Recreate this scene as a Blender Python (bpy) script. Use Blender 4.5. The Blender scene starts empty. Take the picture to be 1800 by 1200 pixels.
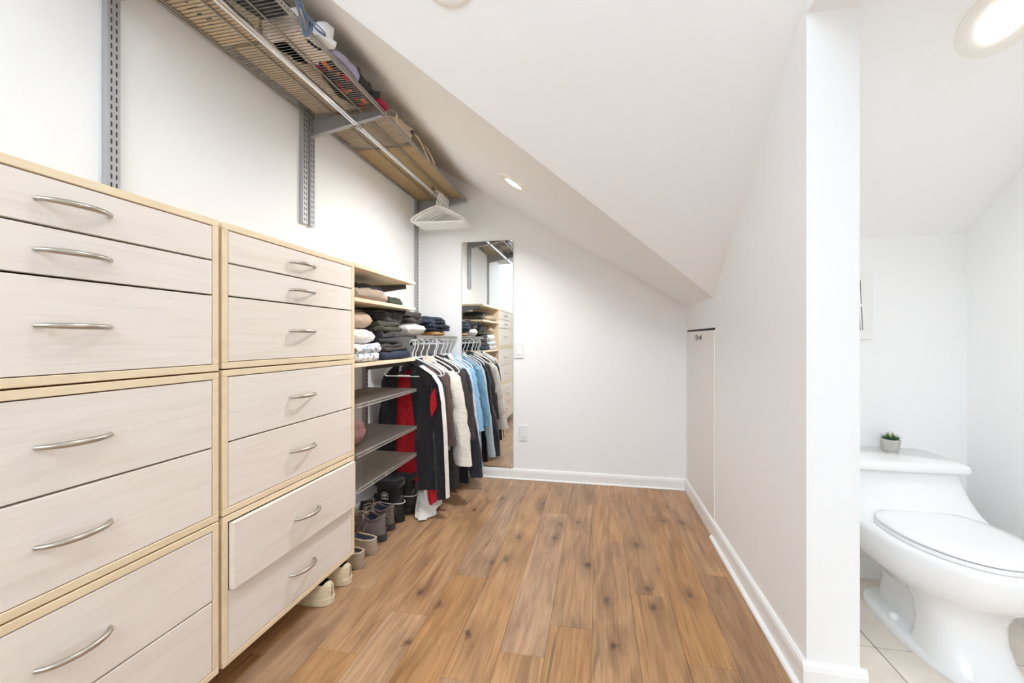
import bpy, bmesh, math, random
from mathutils import Vector, Matrix, noise
random.seed(4)
R = math.radians
SC = 1.1          # build units -> metres (applied once at the very end to meshes and locations)

# ------------------------------------------------------------------ camera, sky, lamps, exposure
scn = bpy.context.scene
col = scn.collection
cam_d = bpy.data.cameras.new('camera'); cam = bpy.data.objects.new('camera', cam_d); col.objects.link(cam)
cam_d.sensor_width = 36.0; cam_d.lens = 14.7; cam_d.shift_y = -4/1800; cam_d.clip_start = 0.02
cam.location = (0, 0, .956); cam.rotation_euler = (R(90), 0, math.atan(148/735.))
scn.camera = cam
wd = bpy.data.worlds.new('world'); scn.world = wd; wd.use_nodes = True
bg = wd.node_tree.nodes['Background']; bg.inputs[0].default_value = (.78, .91, 1.06, 1); bg.inputs[1].default_value = 6.4
scn.view_settings.view_transform = 'Standard'; scn.view_settings.look = 'None'
scn.view_settings.gamma = 1; scn.view_settings.use_curve_mapping = False
scn.view_settings.exposure = 1.19
scn.cycles.max_bounces = 14; scn.cycles.diffuse_bounces = 10; scn.cycles.glossy_bounces = 6
scn.cycles.use_denoising = True
scn.cycles.sample_clamp_indirect = 6.0

# ------------------------------------------------------------------ room constants (build units)
L, W, B = -1.25, .56, 2.82            # left wall, right wall, back wall
W2, BT, RT = .687, 1.93, 1.404        # toilet side of right wall, toilet back wall, toilet right wall
YP, YF = 1.272, -2.2                   # end of the right wall (jamb), open end behind the camera
FX = -.96                             # front plane of the cabinets
S1, S2 = .61, .77                     # slopes of the two roof planes
ZK, YV = 1.16, 2.195
def p1(x): return ZK + S1*(W-x)
def p2(y): return ZK + S2*(YV-max(y, 0))
YL = YV - S1/S2*(W-L)                 # where the valley meets the left wall

# ------------------------------------------------------------------ materials
def lin(c):
    return tuple(((v/255)/12.92 if v/255 <= .04045 else ((v/255+.055)/1.055)**2.4) for v in c)
def mat(name, c, rough=.6, metal=0, bump=0, bscale=60, var=0, vscale=6, spec=.5, emit=None, es=1, sheen=0):
    m = bpy.data.materials.new(name); m.use_nodes = True
    nt = m.node_tree; b = nt.nodes['Principled BSDF']; c = lin(c)
    b.inputs['Base Color'].default_value = (*c, 1); b.inputs['Roughness'].default_value = rough
    b.inputs['Metallic'].default_value = metal; b.inputs['Specular IOR Level'].default_value = spec
    if sheen: b.inputs['Sheen Weight'].default_value = sheen
    if emit:
        b.inputs['Emission Color'].default_value = (*emit, 1); b.inputs['Emission Strength'].default_value = es
    if bump or var:
        tc = nt.nodes.new('ShaderNodeTexCoord')
    if var:
        n = nt.nodes.new('ShaderNodeTexNoise'); n.inputs['Scale'].default_value = vscale; n.inputs['Detail'].default_value = 5
        mx = nt.nodes.new('ShaderNodeMix'); mx.data_type = 'RGBA'
        mx.inputs[6].default_value = (*[v*(1-var) for v in c], 1); mx.inputs[7].default_value = (*[min(1, v*(1+var)) for v in c], 1)
        nt.links.new(tc.outputs['Object'], n.inputs['Vector']); nt.links.new(n.outputs['Fac'], mx.inputs[0])
        nt.links.new(mx.outputs[2], b.inputs['Base Color'])
    if bump:
        n = nt.nodes.new('ShaderNodeTexNoise'); n.inputs['Scale'].default_value = bscale; n.inputs['Detail'].default_value = 4
        bp = nt.nodes.new('ShaderNodeBump'); bp.inputs['Strength'].default_value = bump; bp.inputs['Distance'].default_value = .01
        nt.links.new(tc.outputs['Object'], n.inputs['Vector']); nt.links.new(n.outputs['Fac'], bp.inputs['Height'])
        nt.links.new(bp.outputs['Normal'], b.inputs['Normal'])
        if any(w in name for w in ('fabric', 'knit', 'nylon', 'denim', 'cotton', 'fleece', 'canvas', 'suede')):
            n2 = nt.nodes.new('ShaderNodeTexNoise'); n2.inputs['Scale'].default_value = 20; n2.inputs['Detail'].default_value = 3; n2.inputs['Distortion'].default_value = 1.2
            b2 = nt.nodes.new('ShaderNodeBump'); b2.inputs['Strength'].default_value = .55; b2.inputs['Distance'].default_value = .02
            nt.links.new(tc.outputs['Object'], n2.inputs['Vector']); nt.links.new(n2.outputs['Fac'], b2.inputs['Height']); nt.links.new(b2.outputs['Normal'], bp.inputs['Normal'])
    return m
def wood(name, ca, cb, cc, sx, sy, sz, rough, knots=0, rand=0, wav=.3, spec=.4, dist=2.0):
    """grain stretched along one axis; planks differ by object random"""
    m = bpy.data.materials.new(name); m.use_nodes = True; nt = m.node_tree; N = nt.nodes; K = nt.links
    b = N['Principled BSDF']; b.inputs['Roughness'].default_value = rough; b.inputs['Specular IOR Level'].default_value = spec
    tc = N.new('ShaderNodeTexCoord'); oi = N.new('ShaderNodeObjectInfo')
    rm = N.new('ShaderNodeVectorMath'); rm.operation = 'SCALE'; rm.inputs[0].default_value = (37, 91, 53)
    K.new(oi.outputs['Random'], rm.inputs['Scale'])
    ad = N.new('ShaderNodeVectorMath'); ad.operation = 'ADD'
    K.new(tc.outputs['Object'], ad.inputs[0]); K.new(rm.outputs[0], ad.inputs[1])
    mp = N.new('ShaderNodeMapping'); mp.inputs['Scale'].default_value = (sx, sy, sz); K.new(ad.outputs[0], mp.inputs['Vector'])
    n1 = N.new('ShaderNodeTexNoise'); n1.inputs['Scale'].default_value = 1; n1.inputs['Detail'].default_value = 8
    n1.inputs['Roughness'].default_value = .62; n1.inputs['Distortion'].default_value = dist
    K.new(mp.outputs[0], n1.inputs['Vector'])
    mp2 = N.new('ShaderNodeMapping'); mp2.inputs['Scale'].default_value = (sx*9, sy*3, sz*9); K.new(ad.outputs[0], mp2.inputs['Vector'])
    n2 = N.new('ShaderNodeTexNoise'); n2.inputs['Scale'].default_value = 1; n2.inputs['Detail'].default_value = 4; K.new(mp2.outputs[0], n2.inputs['Vector'])
    mixf = N.new('ShaderNodeMix'); mixf.data_type = 'FLOAT'; mixf.inputs[0].default_value = wav
    K.new(n1.outputs['Fac'], mixf.inputs[2]); K.new(n2.outputs['Fac'], mixf.inputs[3])
    cr = N.new('ShaderNodeValToRGB'); e = cr.color_ramp.elements
    e[0].position = .33; e[0].color = (*lin(ca), 1); e[1].position = .68; e[1].color = (*lin(cc), 1)
    q = e.new(.5); q.color = (*lin(cb), 1)
    K.new(mixf.outputs[0], cr.inputs[0]); out = cr.outputs[0]
    if rand:
        hs = N.new('ShaderNodeHueSaturation'); mr = N.new('ShaderNodeMapRange')
        mr.inputs[3].default_value = 1-rand; mr.inputs[4].default_value = 1+rand
        K.new(oi.outputs['Random'], mr.inputs[0]); K.new(mr.outputs[0], hs.inputs['Value']); K.new(out, hs.inputs['Color'])
        m2 = N.new('ShaderNodeMath'); m2.operation = 'MULTIPLY'; m2.inputs[1].default_value = 7.31
        m3 = N.new('ShaderNodeMath'); m3.operation = 'FRACT'; mr2 = N.new('ShaderNodeMapRange')
        mr2.inputs[3].default_value = .85; mr2.inputs[4].default_value = 1.05
        K.new(oi.outputs['Random'], m2.inputs[0]); K.new(m2.outputs[0], m3.inputs[0]); K.new(m3.outputs[0], mr2.inputs[0]); K.new(mr2.outputs[0], hs.inputs['Saturation'])
        out = hs.outputs[0]
    if knots:
        mp3 = N.new('ShaderNodeMapping'); mp3.inputs['Scale'].default_value = (7.5, 4.0, 1); K.new(ad.outputs[0], mp3.inputs['Vector'])
        nd = N.new('ShaderNodeTexNoise'); nd.inputs['Scale'].default_value = 3; K.new(mp3.outputs[0], nd.inputs['Vector'])
        mxv = N.new('ShaderNodeMix'); mxv.data_type = 'VECTOR'; mxv.inputs[0].default_value = .22
        K.new(mp3.outputs[0], mxv.inputs[4]); K.new(nd.outputs['Color'], mxv.inputs[5])
        vo = N.new('ShaderNodeTexVoronoi'); vo.voronoi_dimensions = '2D'; vo.inputs['Scale'].default_value = 1; vo.inputs['Randomness'].default_value = 1
        K.new(mxv.outputs[1], vo.inputs['Vector'])
        kr = N.new('ShaderNodeMapRange'); kr.inputs[1].default_value = .0; kr.inputs[2].default_value = .17; kr.inputs[3].default_value = 1.0; kr.inputs[4].default_value = 0
        K.new(vo.outputs['Distance'], kr.inputs[0])
        sep = N.new('ShaderNodeSeparateColor'); K.new(vo.outputs['Color'], sep.inputs[0])
        gt = N.new('ShaderNodeMath'); gt.operation = 'GREATER_THAN'; gt.inputs[1].default_value = .60; K.new(sep.outputs[0], gt.inputs[0])
        kr2 = N.new('ShaderNodeMapRange'); kr2.inputs[1].default_value = .05; kr2.inputs[2].default_value = .42; kr2.inputs[3].default_value = .38; kr2.inputs[4].default_value = 0
        K.new(vo.outputs['Distance'], kr2.inputs[0]); kmx = N.new('ShaderNodeMath'); kmx.operation = 'MAXIMUM'; K.new(kr.outputs[0], kmx.inputs[0]); K.new(kr2.outputs[0], kmx.inputs[1])
        nk = N.new('ShaderNodeTexNoise'); nk.inputs['Scale'].default_value = 60; K.new(ad.outputs[0], nk.inputs['Vector'])
        nkm = N.new('ShaderNodeMapRange'); nkm.inputs[1].default_value = .35; nkm.inputs[2].default_value = .6; nkm.inputs[3].default_value = .7; nkm.inputs[4].default_value = 1; K.new(nk.outputs['Fac'], nkm.inputs[0])
        km2 = N.new('ShaderNodeMath'); km2.operation = 'MULTIPLY'; K.new(kmx.outputs[0], km2.inputs[0]); K.new(nkm.outputs[0], km2.inputs[1])
        # broad tone drift along each plank and pale / greyish bands
        mp5 = N.new('ShaderNodeMapping'); mp5.inputs['Scale'].default_value = (9, 1.6, 1); K.new(ad.outputs[0], mp5.inputs['Vector'])
        n5 = N.new('ShaderNodeTexNoise'); n5.inputs['Scale'].default_value = 1; n5.inputs['Detail'].default_value = 3; n5.inputs['Distortion'].default_value = 1.5; K.new(mp5.outputs[0], n5.inputs['Vector'])
        r5 = N.new('ShaderNodeValToRGB'); q5 = r5.color_ramp.elements; q5[0].position = .3; q5[0].color = (.66, .63, .62, 1); q5[1].position = .72; q5[1].color = (1.12, 1.08, 1.02, 1)
        q6 = q5.new(.5); q6.color = (.95, .95, .95, 1)
        K.new(n5.outputs['Fac'], r5.inputs[0]); m5 = N.new('ShaderNodeMix'); m5.data_type = 'RGBA'; m5.blend_type = 'MULTIPLY'; m5.inputs[0].default_value = 1
        K.new(out, m5.inputs[6]); K.new(r5.outputs[0], m5.inputs[7]); out = m5.outputs[2]
        ml = N.new('ShaderNodeMath'); ml.operation = 'MULTIPLY'; K.new(km2.outputs[0], ml.inputs[0]); K.new(gt.outputs[0], ml.inputs[1])
        # thin dark checks (cracks) running with the grain
        mp4 = N.new('ShaderNodeMapping'); mp4.inputs['Scale'].default_value = (26, 1.7, 1); K.new(ad.outputs[0], mp4.inputs['Vector'])
        n4 = N.new('ShaderNodeTexNoise'); n4.inputs['Scale'].default_value = 1; n4.inputs['Detail'].default_value = 3; n4.inputs['Distortion'].default_value = .6; K.new(mp4.outputs[0], n4.inputs['Vector'])
        r4 = N.new('ShaderNodeMapRange'); r4.inputs[1].default_value = .66; r4.inputs[2].default_value = .74; r4.inputs[3].default_value = 0; r4.inputs[4].default_value = .5
        K.new(n4.outputs['Fac'], r4.inputs[0])
        mxm = N.new('ShaderNodeMath'); mxm.operation = 'MAXIMUM'; K.new(ml.outputs[0], mxm.inputs[0]); K.new(r4.outputs[0], mxm.inputs[1])
        kx = N.new('ShaderNodeMix'); kx.data_type = 'RGBA'; kx.inputs[7].default_value = (*lin((70, 48, 36)), 1)
        K.new(mxm.outputs[0], kx.inputs[0]); K.new(out, kx.inputs[6]); out = kx.outputs[2]
    K.new(out, b.inputs['Base Color'])
    bp = N.new('ShaderNodeBump'); bp.inputs['Strength'].default_value = .06; bp.inputs['Distance'].default_value = .004
    K.new(mixf.outputs[0], bp.inputs['Height']); K.new(bp.outputs[0], b.inputs['Normal'])
    return m
M = {}
M['wall'] = mat('wall_paint', (243, 243, 242), .75, bump=.04, bscale=180, spec=.25)
M['ceil'] = mat('ceiling_paint', (244, 244, 243), .8, bump=.03, bscale=160, spec=.2)
M['trim'] = mat('trim_paint', (243, 243, 241), .35)
M['door'] = mat('panel_paint', (236, 234, 230), .55)
M['sub'] = mat('subfloor', (60, 45, 32), .9)
M['plank'] = wood('oak_plank', (148, 107, 70), (175, 132, 90), (195, 156, 114), 20, 1.5, 1, .33, knots=1, rand=.10, wav=.4, dist=2.6)
M['tile'] = mat('stone_tile', (238, 224, 210), .35, var=.22, vscale=7, bump=.03, bscale=20)
M['grout'] = mat('grout', (170, 160, 150), .9)
M['maple'] = wood('maple_front', (228, 218, 207), (235, 226, 216), (238, 230, 221), 1, 1.6, 17, .42, rand=.012, wav=.45, dist=1.6)
M['edge'] = wood('maple_edge', (229, 209, 174), (236, 217, 184), (239, 223, 192), 3, 3, 18, .45, wav=.2)
M['nickel'] = mat('brushed_nickel', (190, 184, 174), .32, 1)
M['chrome'] = mat('chrome', (225, 226, 228), .1, 1)
M['galv'] = mat('grey_steel', (176, 176, 178), .42, .45)
M['galvd'] = mat('dark_grey_steel', (112, 112, 114), .45, .6)
M['wire'] = mat('nickel_wire', (168, 163, 155), .38, .7)
M['dark'] = mat('dark_void', (38, 36, 36), .9)
M['slot'] = mat('slot_dark', (70, 66, 70), .9)
M['mirror'] = mat('mirror_silver', (243, 246, 245), .0, 1)
M['mirredge'] = mat('mirror_edge', (120, 135, 130), .3)
M['plastic'] = mat('white_plastic', (248, 248, 247), .35)
M['plate'] = mat('ivory_plate', (234, 234, 234), .4)
M['porc'] = mat('white_porcelain', (243, 243, 242), .12, spec=.6)
M['seat'] = mat('seat_plastic', (245, 245, 245), .22)
M['black'] = mat('black_fabric', (30, 29, 34), .85, bump=.25, bscale=160, var=.2, sheen=.2)
M['navy'] = mat('navy_fabric', (32, 34, 48), .8, bump=.25, bscale=140, var=.2, sheen=.2)
M['navyb'] = mat('navy_blue_fabric', (34, 44, 66), .8, bump=.25, bscale=140, var=.2)
M['red'] = mat('red_fabric', (188, 10, 34), .7, bump=.2, bscale=120, var=.1)
M['white'] = mat('white_fabric', (232, 229, 224), .9, bump=.2, bscale=120, var=.03)
M['fleece'] = mat('white_fleece', (236, 229, 218), 1, bump=1, bscale=150, var=.05, vscale=60, sheen=.4)
M['brown'] = mat('mauve_brown_knit', (96, 80, 76), .95, bump=.4, bscale=200, var=.15)
M['char'] = mat('charcoal_fabric', (58, 52, 50), .75, bump=.25, bscale=140, var=.2)
M['puffb'] = mat('light_blue_nylon', (140, 188, 222), .55, bump=.15, bscale=60, var=.1)
M['pale'] = mat('pale_blue_cotton', (205, 219, 230), .9, bump=.2, bscale=140, var=.05)
M['taupe'] = mat('taupe_knit', (168, 150, 132), .95, bump=.5, bscale=180, var=.1)
M['beige'] = mat('beige_knit', (190, 168, 148), .95, bump=.5, bscale=150, var=.1)
M['olive'] = mat('olive_fabric', (66, 64, 52), .85, bump=.3, bscale=150, var=.2)
M['green'] = mat('dark_green_fabric', (52, 58, 44), .85, bump=.3, bscale=150, var=.2)
M['mauve'] = mat('mauve_knit', (158, 118, 116), .95, bump=.7, bscale=140, var=.18, vscale=20)
M['denim'] = mat('dark_denim', (40, 48, 66), .85, bump=.3, bscale=220, var=.2)
M['grey'] = mat('grey_fabric', (110, 110, 118), .85, bump=.3, bscale=150, var=.15)
M['bluegrey'] = mat('blue_grey_webbing', (104, 116, 136), .8, bump=.3, bscale=200, var=.1)
M['tan'] = mat('tan_leather', (176, 128, 74), .5, bump=.3, bscale=80, var=.2)
M['card'] = mat('cardboard', (220, 200, 168), .85, var=.05)
M['board'] = mat('hardboard', (222, 190, 132), .7, var=.06, vscale=12)
M['print'] = mat('dark_print', (84, 92, 112), .9)
M['canvasb'] = mat('beige_canvas', (206, 188, 164), .9, bump=.3, bscale=160, var=.08)
M['pink'] = mat('pale_pink_fabric', (242, 230, 220), .9, bump=.3, bscale=120, var=.06)
M['orange'] = mat('orange_fabric', (214, 112, 52), .8, bump=.2, bscale=120, var=.15)
M['magenta'] = mat('magenta_fabric', (176, 22, 74), .8, bump=.2, bscale=120, var=.15)
M['lilac'] = mat('lilac_plastic', (176, 170, 200), .35)
M['wbag'] = mat('white_bag', (244, 246, 250), .6)
M['suede'] = mat('brown_grey_suede', (112, 98, 88), .9, bump=.4, bscale=160, var=.15)
M['suede2'] = mat('grey_mesh', (124, 114, 110), .8, bump=.5, bscale=240, var=.15)
M['rubber'] = mat('dark_rubber', (62, 60, 60), .6)
M['lace'] = mat('lace_cord', (190, 176, 156), .9)
M['lining'] = mat('blue_grey_lining', (64, 74, 92), .95)
M['felt'] = mat('grey_felt', (92, 96, 106), 1, bump=.3, bscale=200)
M['tanfelt'] = mat('tan_felt', (172, 152, 130), 1, bump=.6, bscale=180, var=.12)
M['creamy'] = mat('cream_felt', (222, 206, 172), 1, bump=.6, bscale=120, var=.1, vscale=40)
M['boot'] = mat('black_boot_nylon', (26, 24, 26), .7, bump=.3, bscale=160)
M['bootr'] = mat('black_boot_rubber', (30, 29, 30), .4)
M['emblem'] = mat('white_thread', (205, 200, 195), .8)
M['conc'] = mat('concrete_pot', (196, 194, 186), .9, bump=.3, bscale=120, var=.06)
M['soil'] = mat('soil', (40, 34, 28), 1)
M['succ'] = mat('succulent_green', (70, 110, 72), .5, var=.3, vscale=40)
M['succy'] = mat('succulent_yellow', (178, 178, 92), .5, var=.2, vscale=40)
M['succt'] = mat('succulent_tip', (92, 84, 60), .5)
M['canvas'] = mat('white_canvas', (238, 237, 233), .9)
M['ink'] = mat('dark_ink', (96, 88, 92), .9)
M['lampring'] = mat('lamp_trim', (240, 236, 228), .4)
M['glow'] = mat('lamp_lens', (255, 255, 255), .5, emit=(1, .97, .92), es=6)
# leopard-like print on the patterned sweater
def patterned():
    m = mat('white_print_knit', (232, 234, 236), .95); nt = m.node_tree; b = nt.nodes['Principled BSDF']
    tc = nt.nodes.new('ShaderNodeTexCoord'); v = nt.nodes.new('ShaderNodeTexVoronoi'); v.inputs['Scale'].default_value = 55
    mr = nt.nodes.new('ShaderNodeValToRGB'); e = mr.color_ramp.elements
    e[0].position = .36; e[0].color = (*lin((150, 158, 176)), 1); e[1].position = .52; e[1].color = (*lin((236, 237, 238)), 1)
    nt.links.new(tc.outputs['Object'], v.inputs['Vector']); nt.links.new(v.outputs['Distance'], mr.inputs[0]); nt.links.new(mr.outputs[0], b.inputs['Base Color'])
    return m
M['pattern'] = patterned()

# ------------------------------------------------------------------ mesh helpers
class MB:
    def __init__(s): s.v = []; s.f = []; s.m = []
    def add(s, vs, fs, mi=0):
        o = len(s.v); s.v += [Vector(p) for p in vs]; s.f += [tuple(i+o for i in f) for f in fs]; s.m += [mi]*len(fs); return s
    def box(s, x0, x1, y0, y1, z0, z1, mi=0):
        return s.add([(x0,y0,z0),(x1,y0,z0),(x1,y1,z0),(x0,y1,z0),(x0,y0,z1),(x1,y0,z1),(x1,y1,z1),(x0,y1,z1)],
                     [(0,3,2,1),(4,5,6,7),(0,1,5,4),(1,2,6,5),(2,3,7,6),(3,0,4,7)], mi)
    def bbox(s, x0, x1, y0, y1, z0, z1, bev=.002, seg=2, mi=0):
        bm = bmesh.new(); bmesh.ops.create_cube(bm, size=1)
        for v in bm.verts: v.co = Vector(((x0+x1)/2+v.co.x*(x1-x0), (y0+y1)/2+v.co.y*(y1-y0), (z0+z1)/2+v.co.z*(z1-z0)))
        bmesh.ops.bevel(bm, geom=bm.edges[:], offset=bev, segments=seg, affect='EDGES', profile=.5)
        bm.verts.index_update(); s.add([v.co[:] for v in bm.verts], [[v.index for v in f.verts] for f in bm.faces], mi); bm.free(); return s
    def prism(s, poly, axis, a, b, mi=0):
        """poly of 2-D points extruded along axis from a to b"""
        def P(p, t): return {'x': (t, p[0], p[1]), 'y': (p[0], t, p[1]), 'z': (p[0], p[1], t)}[axis]
        n = len(poly)
        return s.add([P(p, a) for p in poly]+[P(p, b) for p in poly],
                     [tuple(range(n))[::-1], tuple(range(n, 2*n))]+[(i, (i+1) % n, n+(i+1) % n, n+i) for i in range(n)], mi)
    def tube(s, pts, r, n=8, cap=True, mi=0, closed=False):
        pts = [Vector(p) for p in pts]; rs = r if isinstance(r, (list, tuple)) else [r]*len(pts)
        vs = []; fs = []; up = None; k = len(pts)
        for i, p in enumerate(pts):
            a = pts[(i-1) % k] if (closed or i > 0) else p; c = pts[(i+1) % k] if (closed or i < k-1) else p
            t = (c-a).normalized()
            if up is None: up = t.orthogonal().normalized()
            up = (up - t*up.dot(t)); up = up.normalized() if up.length > 1e-6 else t.orthogonal().normalized()
            q = t.cross(up)
            for j in range(n):
                an = 2*math.pi*j/n; vs.append(p+(up*math.cos(an)+q*math.sin(an))*rs[i])
        for i in range(k if closed else k-1):
            for j in range(n):
                i2 = (i+1) % k
                fs.append((i*n+j, i*n+(j+1) % n, i2*n+(j+1) % n, i2*n+j))
        if cap and not closed: fs += [tuple(range(n))[::-1], tuple((k-1)*n+j for j in range(n))]
        return s.add(vs, fs, mi)
    def loft(s, rings, cap0=True, cap1=True, mi=0):
        n = len(rings[0]); vs = [p for r in rings for p in r]; fs = []
        for i in range(len(rings)-1):
            for j in range(n): fs.append((i*n+j, i*n+(j+1) % n, (i+1)*n+(j+1) % n, (i+1)*n+j))
        if cap0: fs.append(tuple(range(n))[::-1])
        if cap1: fs.append(tuple((len(rings)-1)*n+j for j in range(n)))
        return s.add(vs, fs, mi)
    def grid(s, rows, mi=0):
        n = len(rows[0]); vs = [p for r in rows for p in r]
        return s.add(vs, [(i*n+j, i*n+j+1, (i+1)*n+j+1, (i+1)*n+j) for i in range(len(rows)-1) for j in range(n-1)], mi)
    def xf(s, f): s.v = [Vector(f(p)) for p in s.v]; return s
    def build(s, name, m, parent=None, origin=None, smooth=False):
        o0 = Vector(origin) if origin is not None else Vector((0, 0, 0))
        off = o0.copy()
        q = parent
        while q is not None: off += Vector(q.location); q = q.parent
        me = bpy.data.meshes.new(name); me.from_pydata([(p-off)[:] for p in s.v], [], s.f)
        for k in (m if isinstance(m, list) else [m]): me.materials.append(k)
        if any(s.m): me.polygons.foreach_set('material_index', s.m)
        if smooth: me.polygons.foreach_set('use_smooth', [True]*len(me.polygons)); 
        me.update()
        bm = bmesh.new(); bm.from_mesh(me); bmesh.ops.recalc_face_normals(bm, faces=bm.faces[:]); bm.to_mesh(me); bm.free()
        if smooth: me.set_sharp_from_angle(angle=R(50))
        o = bpy.data.objects.new(name, me); col.objects.link(o); o.location = o0
        if parent is not None: o.parent = parent
        return o
def tag(o, label, cat, group=None, kind=None):
    o['label'] = label; o['category'] = cat
    if group: o['group'] = group
    if kind: o['kind'] = kind
    return o
def thing(name, label, cat, loc, group=None):
    o = bpy.data.objects.new(name, None); col.objects.link(o); o.location = loc; o.empty_display_size = .05
    return tag(o, label, cat, group)
def struct(o): o['kind'] = 'structure'; return o
def dup(root, loc, label=None, parent=None):
    c = root.copy(); col.objects.link(c); c.location = loc
    if parent is not None: c.parent = parent
    if label: c['label'] = label
    for ch in root.children:
        d = ch.copy(); col.objects.link(d); d.parent = c
        for g in ch.children:
            e = g.copy(); col.objects.link(e); e.parent = d
    return c
def ell(cx, cy, z, a, b, n=32, p=2.0, yf=None):
    out = []
    for i in range(n):
        t = 2*math.pi*i/n; c, s_ = math.cos(t), math.sin(t)
        bb = b if (yf is None or s_ > 0) else yf
        out.append((cx+a*math.copysign(abs(c)**(2/p), c), cy+bb*math.copysign(abs(s_)**(2/p), s_), z))
    return out
def nz(p, sc=1, seed=0): return noise.noise(Vector(p)*sc+Vector((seed*7.3, seed*3.1, seed*1.7)))

# ------------------------------------------------------------------ setting
T = .1
floor = struct(MB().box(L-T, RT+T, YF, B+T, -.12, -.02).build('floor', M['sub']))
pw = .139; k = 0
cuts = {}
rows = range(-10, 5)
for r_ in rows:
    x0 = -.013+pw*r_; x1 = x0+pw
    x0c, x1c = max(x0, L), min(x1, W+.01)
    if x1c-x0c < .01: continue
    fixed = {0: 2.03, 1: 1.63, 3: 1.82, 2: 2.36, -1: 1.40, -2: 2.30, -3: 1.12, -4: 1.62, -5: 1.36, -6: 2.2}
    y = fixed.get(r_, 1.0+((r_*37) % 11)/11)-1.05*3
    while y < B:
        y0, y1 = max(y, YF), min(y+1.05, B)
        if y1-y0 > .01:
            g = .0003
            MB().bbox(x0c+g, x1c-g, y0+g, y1-g, -.02, 0, .0004, 1).build('plank', M['plank'], floor, origin=((x0c+x1c)/2, (y0+y1)/2, 0))
        y += 1.05
# stone tiles of the toilet room (start under the middle of the right wall)
ts = .3
for i in range(-1, 3):
    for j in range(-9, 7):
        x0, y0 = .57+ts*i-.02, 1.497-ts*4+ts*j
        x1, y1 = min(x0+ts, RT), min(y0+ts, BT)
        x0 = max(x0, W+.012); y0 = max(y0, YF)
        if x1-x0 > .02 and y1-y0 > .02:
            MB().bbox(x0+.0025, x1-.0025, y0+.0025, y1-.0025, -.02, .001, .0015, 1).build('tile', M['tile'], floor, origin=((x0+x1)/2, (y0+y1)/2, 0))
MB().box(W+.012, RT, YF, BT, -.019, -.002).build('grout_bed', M['grout'], floor)

struct(MB().prism([(YF, -.02), (B, -.02), (B, p1(L)+T), (YL, p1(L)+T), (0, p2(0)+T), (YF, p2(YF)+T)], 'x', L-T, L).build('wall_left', M['wall']))
struct(MB().prism([(L-T, -.02), (W+.3, -.02), (W+.3, p1(W)+T), (W, p1(W)+T), (L-T, p1(L-T)+T)], 'y', B, B+T).build('wall_back', M['wall']))
wr = MB().prism([(YP, 0), (B, 0), (B, ZK+.12), (YV, ZK+.12), (YP, p2(YP)+.1)], 'x', W, W2)
wr.prism([(YF, 1.841), (YP, 1.841), (YP, p2(YP)+.1), (0, p2(0)+.1), (YF, p2(YF)+.1)], 'x', W, W2)
struct(wr.build('wall_right', M['wall']))
struct(MB().box(W2, RT+T, BT, BT+T, -.02, p2(BT)+T).build('wall_far', M['wall']))
struct(MB().prism([(YF, -.02), (BT, -.02), (BT, p2(BT)+T), (0, p2(0)+T), (YF, p2(YF)+T)], 'x', RT, RT+T).build('wall_outer', M['wall']))
# main roof slope (falls to the right) and dormer slope (falls to the back): thick slabs meeting in the valley
def slab(pts, t=.09):
    n = len(pts)
    return MB().add([(x, y, z) for x, y, z in pts]+[(x, y, z+t) for x, y, z in pts],
        [tuple(range(n)), tuple(range(n, 2*n))[::-1]]+[(i, (i+1) % n, n+(i+1) % n, n+i) for i in range(n)])
struct(slab([(L, B, p1(L)), (W, B, p1(W)), (W, YV, p1(W)), (L, YL, p1(L))]).build('ceiling', M['ceil']))
struct(slab([(L, YL, p2(YL)), (W, YV, p2(YV)), (W2, YV, p2(YV)), (W2, BT, p2(BT)), (RT, BT, p2(BT)), (RT, 0, p2(0)), (L, 0, p2(0))]).build('ceiling.001', M['ceil']))
# flat ceiling behind the camera with a wide skylight well over the closet; plain rear wall
ZC = p2(0); K0, K1 = (L+.15, W-.1), (-2.1, -1.1)
cl = MB()
for x0, x1, y0, y1 in ((L, RT, YF, K1[0]), (L, RT, K1[1], 0), (L, K0[0], K1[0], K1[1]), (K0[1], RT, K1[0], K1[1])): cl.box(x0, x1, y0, y1, ZC, ZC+.09)
for x0, x1, y0, y1 in ((K0[0]-.03, K0[0], K1[0], K1[1]), (K0[1], K0[1]+.03, K1[0], K1[1])): cl.box(x0, x1, y0, y1, ZC+.09, ZC+.2)
struct(cl.build('ceiling.002', M['ceil']))
struct(MB().box(L-T, RT+T, YF-T, YF, -.02, ZC+.09).build('wall_rear', M['wall']))
# baseboards: board with a sloped top, and quarter-round shoe moulding on the right wall
bh = .078
def bprof(h=bh, t=.012): return [(0, .001), (t, .001), (t, h-.02), (t*.8, h-.008), (t*.35, h), (0, h)]
def board_y(x, sgn, y0, y1, name, h=bh, t=.012):
    return struct(MB().prism([(x+sgn*p, z) for p, z in bprof(h, t)], 'y', y0, y1).build(name, M['trim']))
def board_x(y, sgn, x0, x1, name, h=bh, t=.012):
    return struct(MB().prism([(y+sgn*p, z) for p, z in bprof(h, t)], 'x', x0, x1).build(name, M['trim']))
board_y(W, -1, YP, B, 'baseboard_right', .083, .013)
board_x(B, -1, L, W, 'baseboard_back', .071)
board_y(L, 1, YF, B, 'baseboard_left')
board_x(YP, -1, W-.013, W2+.014, 'baseboard_jamb', .083, .013)
board_y(W2, 1, YP, BT, 'baseboard_inner', .083, .013)
board_y(RT, -1, YF, BT, 'baseboard_outer')
board_x(BT, -1, W2, RT, 'baseboard_far')
def shoe_prof(x, s=-1, r=.013): return [(x, .001)]+[(x+s*r*math.cos(a), .001+r*math.sin(a)) for a in [i*math.pi/12 for i in range(7)]]
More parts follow.
